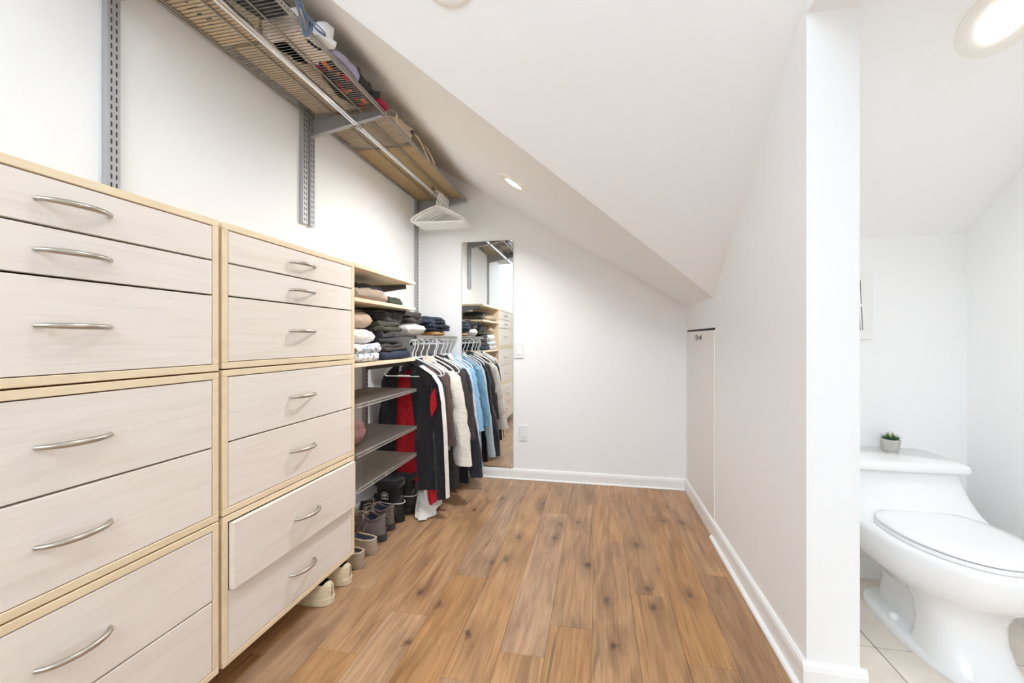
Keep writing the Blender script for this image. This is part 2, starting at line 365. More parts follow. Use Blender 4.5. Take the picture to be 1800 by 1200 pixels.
struct(MB().prism(shoe_prof(W-.013), 'y', YP-.02, 2.165).build('trim_1', M['trim'], smooth=False))
struct(MB().prism(shoe_prof(B-.012, -1, .009), 'x', L, W-.014).build('trim_2', M['trim']))
# low access door in the right wall
door = struct(MB().bbox(W-.004, W+.0005, 2.165, 2.762, .084, 1.0, .001, 1).build('door_1', M['door']))
MB().box(W-.0035, W+.0005, 2.160, 2.768, 1.0015, 1.011).build('door_gap', M['dark'], door)
MB().box(W-.0015, W+.0005, 2.763, 2.767, .084, 1.01).build('door_gap', M['slot'], door)
kb = MB(); kc = (W-.004, 2.42, .966)
kb.loft([[(kc[0]-d, kc[1]+r*math.cos(2*math.pi*i/16), kc[2]+r*math.sin(2*math.pi*i/16)) for i in range(16)] for d, r in ((0, .015), (.004, .008), (.014, .008), (.018, .0165), (.026, .017), (.031, .010))])
kb.build('knob', M['nickel'], door, smooth=True)

# ------------------------------------------------------------------ recessed lamps
def downlight(c, n, rad, label, power, warm=(.98, .985, .99)):
    n = Vector(n).normalized(); c = Vector(c)
    u = n.orthogonal().normalized(); v = n.cross(u)
    t = thing('recessed_lamp', label, 'ceiling light', c, 'round recessed lamps')
    def ring(r, d): return [c+n*d+(u*math.cos(2*math.pi*i/40)+v*math.sin(2*math.pi*i/40))*r for i in range(40)]
    MB().loft([ring(rad, .001), ring(rad, .005), ring(rad*.93, .008), ring(rad*.60, .005), ring(rad*.55, .0008)], False, False).build('trim_ring', M['lampring'], t, smooth=True)
    MB().loft([ring(rad*.57, .0012), ring(rad*.3, .0020)], True, True).build('lens', M['glow'], t, smooth=True)
    ld = bpy.data.lights.new('lamp_light', 'AREA'); ld.shape = 'DISK'; ld.size = rad*1.2; ld.energy = power; ld.color = warm; ld.spread = R(150)
    lo = bpy.data.objects.new('lamp_light', ld); col.objects.link(lo); lo.location = c+n*.012
    lo.rotation_euler = (-(n*.7+Vector((0, 0, -.3)))).to_track_quat('Z', 'Y').to_euler()
n1 = Vector((-S1, 0, -1)); n2 = Vector((0, -S2, -1))
downlight((-.415, 2.10, p1(-.415)), n1, .080, 'round recessed lamp in the sloped ceiling above the mirror', 4.6)
downlight((-.407, 1.114, p2(1.114)), n2, .085, 'round recessed lamp cut off by the top edge in the white dormer slope', .9)
downlight((1.06, 1.349, p2(1.349)), n2, .095, 'large round recessed lamp in the slope above the toilet', 1.4)

# ------------------------------------------------------------------ drawer cabinets
ft = .017
def handle_mb(x, y, z):
    mb = MB(); pts = []; rs = []
    for i in range(17):
        t = -1+2*i/16; pts.append((x+.002+.026*(1-t*t)**.7 if abs(t) < 1 else x, y+.058*t, z)); rs.append(.0058-.0016*abs(t)**3)
    return mb.tube(pts, rs, 8)
def cabinet(y0, y1, z0, z1, splits, label, out=None):
    t = thing('drawer_cabinet', label, 'cabinet', (FX-.14, (y0+y1)/2, z0), 'maple drawer cabinets hung on the left wall')
    x0 = L+.021
    MB().bbox(x0, FX, y0, y1, z1-ft, z1, .0012, 1).build('top_panel', M['edge'], t)
    MB().bbox(x0, FX, y0, y1, z0, z0+ft, .0012, 1).build('bottom_panel', M['edge'], t)
    for a, b in ((y0, y0+ft), (y1-ft, y1)):
        MB().bbox(x0, FX, a, b, z0+ft, z1-ft, .0012, 1).build('side_panel', M['edge'], t)
    MB().box(x0, x0+.006, y0+ft, y1-ft, z0+ft, z1-ft).build('back_panel', M['edge'], t)
    za = z1-ft; H_ = z1-z0-2*ft; g = .0018
    for i, fr in enumerate(splits):
        zb = za-H_*fr; o = (out or {}).get(i, 0)
        xa, xb = FX-.017+o, FX-.001+o
        mb = MB().bbox(xa, xb, y0+ft+g, y1-ft-g, zb+g, za-g*1.4, .0010, 1, 0)
        mb.box(FX-.25, xa, y0+ft+.012, y1-ft-.012, zb+.012, za-.03, 1)
        d = mb.build('drawer', [M['maple'], M['edge']], t, origin=(0, (y0+y1)/2, (za+zb)/2)); d.location = d.location
        handle_mb(xb, (y0+y1)/2, (za+zb)/2).build('handle', M['nickel'], d, smooth=True)
        za = zb
    return t
zt = (1.266, .876, .4885, .088)
for c_, (y0, y1, dz) in enumerate(((.304, .914, -.004), (.925, 1.535, 0))):
    side = ('left column, nearest the camera', 'column beside the open shelves')[c_]
    for i, (pos, sp) in enumerate((('topmost three-drawer maple cabinet', (.25, .25, .5)), ('middle two-drawer maple cabinet', (.5, .5)), ('lowest two-drawer maple cabinet', (.5, .5)))):
        z1, z0 = zt[i]-.0018, zt[i+1]+.0018
        if i: z1 += dz
        if i < 2: z0 += dz
        cabinet(y0, y1, z0, z1, sp, f'{pos} in the {side}' + (', upper drawer pulled out' if (c_ == 1 and i == 2) else ''), {0: .017} if (c_ == 1 and i == 2) else None)

# ------------------------------------------------------------------ slotted wall standards, brackets
def standard(y, z0, z1, label, double=False):
    t = thing('wall_standard', label, 'shelf rail', (L, y, z0), 'slotted steel wall standards')
    mb = MB(); sl = MB(); w = .030
    for k_ in range(2 if double else 1):
        yy = y+k_*.048
        mb.prism([(L+.0005, yy-w/2), (L+.019, yy-w/2), (L+.019, yy+w/2), (L+.0005, yy+w/2)], 'z', z0, z1)
        z = z0+.012
        while z < z1-.02:
            for dy in (-.006, .006): sl.box(L+.018, L+.0194, yy+dy-.0018, yy+dy+.0018, z, z+.013)
            z += .0225
    mb.build('channel', M['galv'], t)
    s_ = sl.build('slots', M['slot'], t); s_['kind'] = 'stuff'
    return t
standard(.863, 1.0, 2.13, 'slotted steel standard rising behind the left drawer column')
standard(1.594, 1.455, 2.02, 'pair of slotted steel standards under the bracket, ending above the cabinets', True)
standard(2.752, .10, 2.02, 'tall slotted steel standard beside the back corner')
standard(2.085, .15, 1.20, 'slotted steel standard behind the open wire shelves')
standard(1.585, .15, 1.20, 'slotted steel standard in the dark beside the right drawer column')

ZW = 1.935       # wire shelf level
def bracket(y, z, x1, label, h=.085, steel='galv'):
    t = MB()
    pr = [(L+.019, z-.004), (x1, z-.004), (x1, z-.026), (L+.019, z-h)]
    t.prism(pr, 'y', y-.0025, y+.0025)
    t.prism([(L+.019, z-h), (x1, z-.026), (x1, z-.020), (L+.019, z-h+.007)], 'y', y-.010, y+.010)
    o = t.build('shelf_bracket', M[steel], origin=(L+.019, y, z-h))
    return tag(o, label, 'bracket', 'steel shelf brackets')
bracket(1.642, ZW, -.895, 'steel bracket carrying the joint of the two high wire shelves')
bracket(2.775, ZW, -.885, 'steel bracket under the far end of the high wire shelf')
bracket(.872, ZW, -.895, 'steel bracket under the near end of the high wire shelf')

def wire_shelf(name, y0, y1, z, x0, x1, label, pitch=.013, r=.0013, bars=(), cat='shelf', lip=.022):
    t = thing(name, label, cat, ((x0+x1)/2, (y0+y1)/2, z))
    g = MB(); y = y0
    while y <= y1+1e-6:
        g.tube([(x0, y, z), (x1, y, z), (x1+.004, y, z-.004), (x1+.004, y, z-lip)], r, 4); y += pitch
    g.build('wire_grid', M['wire'], t)['kind'] = 'stuff'
    for bx, dz, br in bars:
        MB().tube([(bx, y0-.002, z+dz), (bx, y1+.002, z+dz)], br, 8).build('long_bar', M['wire'], t, smooth=True)
    return t
hb = [(-1.236, -.004, .0032), (-1.226, -.004, .0026), (-1.115, -.004, .0030), (-.985, -.004, .0030), (-.889, -.004, .0036), (-.886, -.021, .0036)]
wire_shelf('wire_shelf', .30, 1.635, ZW, L+.006, -.890, 'high wire shelf full of bags and boxes, nearer the camera', bars=hb)
wire_shelf('wire_shelf', 1.645, 2.795, ZW, L+.006, -.890, 'high wire shelf with the tan board, reaching the back wall', bars=hb)

# ------------------------------------------------------------------ hanging rods
def rod(x, z, y0, y1, label, r, clips):
    t = thing('closet_rod', label, 'rod', (x, (y0+y1)/2, z))
    MB().tube([(x, y0, z), (x, y1, z)], r, 16).build('tube', M['chrome'], t, smooth=True)
    for yc, zt_ in clips:
        m = MB(); m.tube([(x, yc-.014, z), (x, yc+.014, z)], r+.004, 16)
        m.box(x-.004, x+.004, yc-.010, yc+.010, z+r, zt_)
        m.build('rod_holder', M['nickel'], t)
    return t
rod(-1.022, 1.892, .30, 2.755, 'long chrome rod under the high wire shelves', .0125, ((1.66, 1.931), (2.52, 1.931), (.86, 1.931)))

def hanger(cx, y, zr, hw=.172, ang=0, r=.0042, name='coat_hanger'):
    """plastic hanger: hook over a rod whose top is zr"""
    pts = []
    for i in range(11):
        a = R(-30)+R(240)*i/10; pts.append((cx+.017*math.cos(a), zr-.008+.017*math.sin(a)))
    pts = pts[::-1]; pts = [p for p in pts]
    neck = zr-.085
    hook = pts + [(cx+.012, zr-.04), (cx, zr-.06), (cx, neck)]
    tri = [(cx, neck)]
    for x_, z_ in ((.25, -.016), (.55, -.038), (.85, -.066), (.97, -.082), (1, -.094), (.96, -.104)): tri.append((cx+hw*x_, neck+z_))
    bot = [(cx+hw*.9, neck-.106), (cx-hw*.9, neck-.106)]
    tri += bot + [(2*cx-x_, z_) for x_, z_ in tri[1:][::-1]]
    ca, sa = math.cos(ang), math.sin(ang)
    W3 = lambda p: (cx+(p[0]-cx)*ca, y+(p[0]-cx)*sa, p[1])
    mb = MB(); mb.tube([W3(p) for p in hook], r*.8, 6); mb.tube([W3(p) for p in tri], r, 6, closed=True)
    return mb.build(name, M['plastic'], origin=(cx, y, zr), smooth=True)
ORD = ('front', 'second', 'third', 'fourth', 'fifth', 'third last', 'second last', 'rearmost')
for i in range(8):
    y = 2.565+i*.0235
    tag(hanger(-1.015+.003*(i % 3), y, 1.892+.0125+.005, ang=R(6-1.2*i+(4 if i % 4 == 2 else 0)), r=.0058),
        f'{ORD[i]} hanger, counted from the camera, of the white bunch on the high rod', 'hanger', 'empty white hangers on the high rod')

# ------------------------------------------------------------------ open shelf boards and wire shelves beside the cabinets
for z, lb in ((1.266, 'uppermost maple shelf board, empty on top'), (1.127, 'maple shelf board carrying the thin folded trousers'), (.856, 'maple shelf board carrying the tall stacks of sweaters')):
    tag(MB().bbox(L+.021, FX, 1.5385, 2.118, z-.016, z, .001, 1).build('shelf_board', M['edge'], origin=(FX-.14, 1.83, z-.016)), lb, 'shelf', 'maple shelf boards')
for z, y, lb in ((1.25, 2.085, 'dark steel bracket under the uppermost shelf board'), (1.111, 2.085, 'dark steel bracket under the trouser shelf board'), (.84, 2.085, 'dark steel bracket under the sweater shelf board')):
    bracket(y, z+.003, -1.0, lb, .055, 'galvd')
lb_ = [(-1.235, -.003, .003), (-1.1, -.003, .0026), (-.957, -.003, .003), (-.954, -.016, .003)]
for z, lb in ((.69, 'upper low wire shelf beside the cabinets, empty'), (.488, 'middle low wire shelf carrying the mauve sweater'), (.342, 'lowest wire shelf, empty, above the hiking shoes')):
    wire_shelf('low_wire_shelf', 1.545, 2.118, z, L+.006, -.958, lb, pitch=.0085, r=.0014, bars=lb_, lip=.017)
t_ = wire_shelf('short_wire_shelf', 2.125, 2.80, .976, L+.006, -.962, 'short wire shelf over the hanging clothes', pitch=.0085, r=.0014, bars=lb_, lip=.018)
rod(-.99, .93, 2.13, 2.805, 'short chrome rod holding the hanging clothes', .009, ((2.76, .972), (2.2, .972)))

# ------------------------------------------------------------------ garments
def folds(x, z, seed, amp): return amp*(math.sin(x*58+seed*2.1+4*nz((x*4, seed, z*2.2)))*.75+nz((x*11, z*3.4, seed), 1)*1.5+.7*nz((x*24, z*11, seed+4)))
def body_rings(cx, y, ztop, hem, hw, hwb, th, seed, x_in=None, n=44, m=18, flare=0, puff=0, x_bot=None):
    rings = []
    levels = [(0, .03, .012), (.012, .05, .016), (.05, .62, .02), (.078, .95, th*.8), (.11, 1.0, th)]
    for dz, f, t in levels:
        w = f*hw if f > .1 else f
        rings.append((ztop-dz, max(w, .03), t, 0))
    z0 = ztop-.11
    for i in range(1, m+1):
        k_ = i/m; rings.append((z0+(hem-z0)*k_, hw+(hwb-hw)*k_, th*(1+.25*k_), k_))
    out = []
    for z, w, t, k_ in rings:
        r = []
        if puff: 
            ph = (ztop-z)/puff*math.pi; t = t*(.78+.36*abs(math.sin(ph)))
        c = cx+(0 if x_bot is None else (x_bot-cx)*k_)
        for (x, yy, zz) in ell(c, 0, z, w, t, n, 2.4):
            f = folds(x, z, seed, .007*(.25+k_)) if not puff else folds(x, z, seed, .003)
            dx = .010*k_*nz((x*3, z*4, seed+9))
            zz = z+(.012*nz((x*8, seed, 3)) if k_ > .95 else 0)
            r.append((x+dx, y+yy+f*(1 if yy < 0 else .6)+flare*k_, zz))
        out.append(r)
    return out
def sleeve_mb(x0, y, z0, x1, y1, z1, ra, rb, seed, puff=0, m=16, n=18):
    rings = []
    for i in range(m+1):
        k_ = i/m; x = x0+(x1-x0)*k_**.8; z = z0+(z1-z0)*k_; yy = y+(y1-y)*k_
        r = ra+(rb-ra)*k_
        if i == 0: r *= .6
        if puff: r *= (.82+.26*abs(math.sin(k_*math.pi*(z0-z1)/puff)))
        ring = []
        for j in range(n):
            a = 2*math.pi*j/n; d = 1+.34*nz((math.cos(a)*1.6, k_*6.5, seed+math.sin(a)*1.4))+.14*nz((a, k_*17, seed))
            ring.append((x+r*.85*d*math.cos(a), yy+r*.72*d*math.sin(a), z+.006*nz((a, seed, 1))*(1 if i == m else .3)))
        rings.append(ring)
    return MB().loft(rings)
def garment(name, label, cat, y, ztop, hem, hw, hwb, th, m, seed, cx=-.99, sl=None, slm=None, splay=.07, puff=0, collar=None, sr=(.042, .036), inner=True, x_bot=None, sy=-.012):
    t = thing(name, label, cat, (cx, y, hem), 'clothes on the short rod')
    MB().loft(body_rings(cx, y, ztop, hem, hw, hwb, th, seed, puff=puff, x_bot=x_bot)).build('body', m, t, smooth=True)
    if sl is not None:
        sleeve_mb(cx+hw*.9, y, ztop-.075, cx+hw+splay, y+sy, sl, sr[0], sr[1], seed+1, puff).build('sleeve', slm or m, t, smooth=True)
        if inner: sleeve_mb(cx-hw*.9, y, ztop-.075, max(cx-hw-.02, L+.05), y+.0, sl, sr[0]*.8, sr[1]*.8, seed+2, puff).build('sleeve', slm or m, t, smooth=True)
    if collar:
        rings = []
        for dz, a, b in ((-.024, .062, .03), (.0, .05, .026), (.012, .044, .022), (.010, .036, .016), (-.02, .03, .012)):
            rings.append([(x, yy, ztop+dz+.006*nz((x*20, seed, 2))) for x, yy, z in ell(cx, y, 0, a, b, 22)])
        MB().loft(rings, False, False).build('collar', collar, t, smooth=True)
    return t
ZT = .842
HT = .93+.009+.004
def hang(y, label, ang=0, cx=-.99): return tag(hanger(cx, y, HT, hw=.165, ang=ang), label, 'hanger', 'white hangers on the short rod')
# 1. open black jacket with red lining, nearest the camera
yj = 2.165
t = thing('zip_jacket', 'open black zip jacket with red lining and white sleeve stripe', 'jacket', (-.99, yj, .09), 'clothes on the short rod')
def panel(x0a, x1a, x0b, x1b, ya, z0, z1, seed, n=16, m=26, amp=.010, bot=None):
    """hanging cloth panel with thickness: top edge x0a..x1a, bottom edge x0b..x1b"""
    rows = []
    for i in range(m+1):
        k_ = i/m; a = x0a+(x0b-x0a)*k_; b = x1a+(x1b-x1a)*k_; row = []
        for j in range(n+1):
            s_ = j/n; x = a+(b-a)*s_
            zz0, zz1 = (z0(s_) if callable(z0) else z0), (z1(s_) if callable(z1) else z1)
            z = zz0+(zz1-zz0)*k_
            row.append((x, ya+folds(x, z, seed, amp*(.4+k_))-.012*math.sin(math.pi*s_), z))
        rows.append(row)
    back = [[(x, y_+.006, z) for x, y_, z in r] for r in rows]
    mb = MB(); rings = [r+b[::-1] for r, b in zip(rows, back)]
    return mb.loft(rings)
sh = lambda s_: ZT-.015-.085*abs(s_)**1.2
MB().loft(body_rings(-1.0, yj+.035, ZT-.045, .17, .14, .140, .018, 3)).build('lining', M['red'], t, smooth=True)
panel(-1.075, -1.165, -1.115, -1.235, yj-.005, sh, .235, 5).build('front_panel', M['black'], t, smooth=True)
panel(-1.012, -.835, -.955, -.835, yj-.012, sh, lambda s_: .145-.02*(1-s_), 7).build('front_panel', M['black'], t, smooth=True)
sv = sleeve_mb(-.855, yj-.012, ZT-.085, -.815, yj-.028, .10, .042, .036, 11).build('sleeve', M['black'], t, smooth=True)
sleeve_mb(-1.15, yj, ZT-.085, -1.185, yj+.01, .22, .035, .03, 12).build('sleeve', M['navy'], t, smooth=True)
st = MB()
stp = [(-.93, ZT-.03), (-.86, ZT-.075), (-.822, ZT-.13), (-.805, .62), (-.792, .45), (-.786, .30), (-.778, .11)]
rows = []
for x, z in stp: rows.append([(x-.003, yj-.060, z), (x+.008, yj-.052, z+.002), (x+.011, yj-.038, z+.004)])
back = [[(x-.003, y_+.006, z-.001) for x, y_, z in r] for r in rows]
MB().loft([a+b[::-1] for a, b in zip(rows, back)]).build('sleeve_stripe', M['white'], t, smooth=True)
bd = MB(); cB = Vector((-.828, yj-.064, .672))
bd.loft([[cB+Vector((r*math.cos(2*math.pi*i/20), d, r*math.sin(2*math.pi*i/20))) for i in range(20)] for r, d in ((.0115, .004), (.0115, -.001), (.0095, -.002))])
bd.build('badge', M['navy'], t)
rr = MB(); rr.add([(-.868, yj-.062, .66), (-.84, yj-.064, .70), (-.83, yj-.064, .60), (-.862, yj-.062, .54), (-.872, yj-.061, .58)], [(0, 1, 2, 3, 4)])
rr.add([(p.x, p.y+.004, p.z) for p in rr.v], [(4, 3, 2, 1, 0)]); rr.build('red_insert', M['red'], t)
rg_ = []
for dz, a, b in ((-.05, .085, .034), (-.02, .062, .03), (.004, .05, .026), (.014, .044, .022), (.006, .034, .014)):
    rg_.append([(x, yy, ZT-.004+dz+.005*nz((x*20, 8, 2))) for x, yy, z in ell(-.995, yj+.02, 0, a, b, 24)])
MB().loft(rg_, False, True).build('collar', M['black'], t, smooth=True)
hang(yj-.018, 'foremost thick white hanger holding the open black jacket', R(2))
hang(yj+.02, 'white hanger just behind the foremost one at the shelf end', R(4))
# striped shirt tail and brown shirt below the jacket
t = thing('brown_shirt', 'long brown shirt whose hem hangs below the black jacket', 'shirt', (-.95, 2.205, .07), 'clothes on the short rod')
MB().loft(body_rings(-.97, 2.212, ZT-.02, .085, .14, .115, .016, 21, x_bot=-.915)).build('body', M['brown'], t, smooth=True)
MB().bbox(-.862, -.852, 2.192, 2.195, .12, .133, .001, 1).build('care_label', M['white'], t)
o = panel(-.93, -.86, -.905, -.855, 2.165, .35, lambda s_: .04+.03*s_, 23, n=8, amp=.004)
tag(o.build('red_scarf', M['red'], origin=(-.88, 2.17, .05), smooth=True), 'red scarf end with white edge below the black jacket', 'scarf')
o = bpy.data.objects['red_scarf']
panel(-.944, -.930, -.926, -.905, 2.163, .35, .035, 24, n=3, amp=.004).build('white_edge', M['white'], o, smooth=True)
# 2. mauve brown cardigan
garment('cardigan', 'mauve-brown cardigan hanging behind the black jacket', 'cardigan', 2.262, ZT, .22, .150, .14, .014, M['brown'], 31, sl=.36, splay=.035, collar=M['canvasb'], sr=(.034, .03))
hang(2.262, 'white hanger holding the mauve-brown cardigan', R(3))
# 3. white sherpa jacket
garment('sherpa_jacket', 'white sherpa fleece jacket with a wide sleeve', 'jacket', 2.345, ZT, .30, .150, .15, .022, M['fleece'], 41, sl=.235, splay=.095, collar=M['fleece'], sr=(.066, .060), sy=-.03)
hang(2.345, 'white hanger holding the white sherpa jacket', R(3))
# 4. empty hanger, 5. charcoal jacket
hang(2.425, 'bare white hanger between the sherpa jacket and the charcoal jacket', R(-4), cx=-.975)
garment('charcoal_jacket', 'charcoal brown jacket behind the white sherpa jacket', 'jacket', 2.49, ZT+.005, .03, .155, .15, .021, M['char'], 51, sl=.34, splay=.075, collar=M['char'], sr=(.045, .04))
hang(2.49, 'white hanger holding the charcoal brown jacket', R(2))
# 6. navy long coat
t = garment('long_coat', 'long navy-black coat reaching almost to the floor', 'coat', 2.578, ZT, .035, .158, .19, .021, M['navy'], 61, sl=.085, splay=.085, collar=M['navy'], sr=(.045, .05))
MB().bbox(-.752, -.746, 2.536, 2.54, .55, .575, .001, 1).build('tag_label', M['emblem'], t)
hang(2.578, 'white hanger holding the long navy coat', R(2))
# 7. pale shirt, 8. light blue puffer
garment('pale_shirt', 'very pale blue long shirt between the navy coat and the puffer', 'shirt', 2.655, ZT, .085, .155, .165, .015, M['pale'], 71, sl=.095, splay=.085, collar=M['white'], sr=(.036, .032))
hang(2.655, 'white hanger holding the very pale blue shirt', R(2))
garment('puffer_jacket', 'light blue quilted puffer jacket next to the mirror', 'jacket', 2.728, ZT, .26, .155, .15, .022, M['puffb'], 81, sl=.34, splay=.065, collar=M['puffb'], puff=.055, sr=(.042, .038))
hang(2.728, 'white hanger holding the light blue puffer, last on the rod', R(1))
# white fleece robe trailing on the floor
rows = []
for i in range(19):
    k_ = i/18; ring = []
    z = .30*(1-k_)+.008; e = k_**5
    cx_ = -.955+.052*e; cy_ = 2.235-.035*e; wx = .062-.012*e; wy = .022+.125*e
    for j in range(44):
        a = 2*math.pi*j/44; x = cx_+wx*math.cos(a); y_ = cy_+wy*math.sin(a)
        lift = .05*e*max(0, (y_-2.12)/.2)
        fz = .009*e*math.sin(a*9+3*z)+.008*nz((x*18, y_*14, z*9))
        ring.append((x+fz, y_+fz*.6, max(.004, z+lift+.004*nz((x*40, y_*40, 2)))))
    rows.append(ring)
tag(MB().loft(rows).build('fleece_robe', M['fleece'], origin=(-.95, 2.2, 0), smooth=True), 'white fleece robe hem spreading on the floor beside the boots', 'robe')

# ------------------------------------------------------------------ folded clothes
def fold_mb(x0, x1, y0, y1, z0, z1, layers, seed, round_=.5, sag=.0, tilt=0):
    mb = MB(); h = (z1-z0)/layers
    for l in range(layers):
        za = z0+h*l; inset = .010*random.random(); zs = [0, .06, .25, .5, .75, .94, 1]
        rings = []
        for q in zs:
            b = math.sqrt(max(0, 1-(2*q-1)**2)); e = h*round_*(1-b)+inset
            r = []
            for x, y, _ in ell((x0+x1)/2-inset, (y0+y1)/2, 0, max(.01, (x1-x0)/2-e), max(.01, (y1-y0)/2-e), 48, 5):
                u_ = (x-x0)/(x1-x0); v_ = (y-y0)/(y1-y0)
                d = .018*nz((x*11, y*11, seed+l*3))+.011*nz((x*26, y*26, seed+l))
                edge = min(1, 6*min(u_*1, 1-u_, v_, 1-v_)+.25)
                z = za+h*q*1.12+(d if l or q > .5 else 0)*(.7 if q > .4 else .0)-sag*(1-edge)*q+tilt*(v_-.5)*(q if l == 0 else 1)
                w_ = .010*nz((x*17, y*17, z*45+seed)); r.append((x+.6*d+w_, y+.4*d+w_, max(z+.5*w_*(1 if 0 < q < 1 else 0), z0+.0006)))
            rings.append(r)
        # domed top so that a fold reads as soft cloth
        top = rings[-1]; cx, cy = (x0+x1)/2, (y0+y1)/2
        for s_ in (.75, .45, .15):
            rings.append([(cx+(x-cx)*s_, cy+(y-cy)*s_, z+.010*(1-s_)+.010*nz((x*s_*20, y*s_*20, seed+5))) for x, y, z in top])
        mb.loft(rings)
    return mb
def folded(name, label, cat, x0, x1, y0, y1, z0, z1, layers, m, seed, group=None, **k_):
    return tag(fold_mb(x0, x1, y0, y1, z0, z1, layers, seed, **k_).build(name, m, origin=((x0+x1)/2, (y0+y1)/2, z0), smooth=True), label, cat, group)
xb = L+.03
G3 = 'folded clothes on the sweater board'
folded('folded_sweater', 'white sweater with pale grey spotted print, bottom of its stack', 'sweater', xb, -.962, 1.555, 1.79, .8565, .928, 2, M['pattern'], 1, G3, round_=.8)
folded('folded_sweater', 'plain white folded sweater on top of the spotted one', 'sweater', xb, -.972, 1.555, 1.765, .932, .998, 1, M['white'], 2, G3, round_=.8)
folded('folded_sweater', 'beige folded sweater on top of the white ones', 'sweater', xb, -.985, 1.56, 1.745, 1.002, 1.066, 1, M['beige'], 3, G3, round_=.7)
folded('folded_jersey', 'navy folded jersey at the bottom of the dark stack', 'sweater', xb, -.962, 1.80, 2.105, .8565, .893, 1, M['navyb'], 4, G3)
folded('folded_jacket', 'dark grey folded puffer jacket on the navy jersey', 'jacket', xb, -.966, 1.80, 2.07, .896, .932, 2, M['char'], 5, G3, round_=.7)
folded('folded_jacket', 'black folded puffer jacket in the middle of the dark stack', 'jacket', xb, -.972, 1.80, 2.05, .935, .990, 2, M['black'], 6, G3, round_=.7)
folded('folded_trousers', 'olive folded trousers on the dark stack', 'trousers', xb, -.985, 1.80, 2.05, .993, 1.040, 2, M['olive'], 7, G3)
folded('folded_trousers', 'black folded trousers topmost of the dark stack', 'trousers', xb, -1.0, 1.82, 2.09, 1.044, 1.085, 2, M['black'], 8, G3)
G4 = 'folded clothes on the trouser board'
folded('folded_trousers', 'taupe ribbed trousers folded at the front of the upper board', 'trousers', xb+.1, -.963, 1.55, 1.87, 1.1275, 1.170, 1, M['taupe'], 9, G4)
folded('folded_trousers', 'navy-black trousers piled behind the taupe ones', 'trousers', xb, -1.02, 1.66, 1.93, 1.1715, 1.205, 1, M['navy'], 10, G4)
folded('folded_shirt', 'dark green folded shirt at the far end of the upper board', 'shirt', xb+.08, -.966, 1.90, 2.04, 1.1275, 1.158, 1, M['green'], 11, G4)
G5 = 'folded clothes on the short wire shelf'
folded('folded_shirt', 'crumpled off-white and grey shirt on the short wire shelf', 'shirt', xb+.02, -.975, 2.13, 2.37, .9785, 1.04, 1, M['white'], 12, G5, round_=.8)
folded('tan_bag', 'tan leather pouch under the dark jeans', 'bag', xb+.05, -.972, 2.43, 2.68, .9785, 1.004, 1, M['tan'], 13)
folded('folded_jeans', 'dark blue jeans folded on the tan pouch', 'jeans', xb+.03, -.962, 2.40, 2.75, 1.010, 1.050, 2, M['denim'], 14, G5)
folded('folded_jeans', 'navy jeans topmost on the short wire shelf', 'jeans', xb+.03, -.985, 2.33, 2.70, 1.055, 1.090, 2, M['denim'], 15, G5)
folded('folded_jacket', 'grey-black jacket heaped beside the topmost jeans', 'jacket', xb+.03, -.98, 2.135, 2.32, 1.045, 1.10, 2, M['char'], 16, G5)
folded('folded_sweater', 'mauve knitted sweater rolled on the middle low wire shelf', 'sweater', xb, -.985, 1.555, 1.73, .4905, .590, 1, M['mauve'], 17, round_=.55)

# ------------------------------------------------------------------ shoes (heels towards the room)
def shoe_grid(L_, Wd, hfun, op0, op1, insole, n=30, m=9):
    """returns outer rows and lining rows; local: length along +x heel at x=L_, width y"""
    outer, inner = [], []
    for i in range(n+1):
        s_ = i/n; x = s_*L_
        pw_ = max(0., 1-abs(2*s_-1)**2.6)**.42*(.86+.18*math.sin((1-s_)*2.6))
        w = Wd/2*max(pw_, .03); h = hfun(s_)
        opn = max(0, min(1, min((s_-op0)/.08, (op1-s_)/.05)))
        r = []
        prof = [(1.0, 0.0), (1.04, .25), (1.0, .5), (.88, .78), (.66, .97)]
        for a, b in prof: r.append((x, -w*a, h*b))
        topo = h*(1.04 if opn == 0 else .99)
        if opn <= 0: r += [(x, -w*.3, topo), (x, 0, topo*1.01), (x, w*.3, topo)]
        else:
            zi = h*(1-opn)+insole*opn
            r += [(x, -w*.50, zi+.4*(h-zi)*(1-opn*.2)), (x, 0, zi), (x, w*.50, zi+.4*(h-zi)*(1-opn*.2))]
        for a, b in prof[::-1]: r.append((x, w*a, h*b))
        outer.append(r)
    return outer
def place(mb, x, y, z, ang, L_, x_heel):
    ca, sa = math.cos(ang), math.sin(ang)
    def f(p):
        px = p.x-L_; return (x_heel+px*ca-p.y*sa, y+px*sa+p.y*ca, z+p.z)
    return mb.xf(f)
def sole_mb(L_, Wd, z0, z1, grow=1.05, n=26, heel=0):
    rings = []
    for z, g in ((z0, .97), (z0+.003, 1.0), (z1-.002, 1.02), (z1, 1.0)):
        ring = []
        for i in range(n):
            s_ = .5-.5*math.cos(math.pi*i/(n-1)); w = Wd/2*max(0., 1-abs(2*s_-1)**2.6)**.42*(.86+.18*math.sin((1-s_)*2.6))*grow*g
            ring.append((L_/2+(s_*L_-L_/2)*(1.0+.03*g), -w, z))
        for i in range(n-2, 0, -1):
            s_ = .5-.5*math.cos(math.pi*i/(n-1)); w = Wd/2*max(0., 1-abs(2*s_-1)**2.6)**.42*(.86+.18*math.sin((1-s_)*2.6))*grow*g
            ring.append((L_/2+(s_*L_-L_/2)*(1.0+.03*g), w, z))
        rings.append(ring)
    return MB().loft(rings)
def split_upper(rows, sidx=(5, 8)):
    up, inn = MB(), MB()
    full = MB().grid(rows)
    n = len(rows[0])
    return full
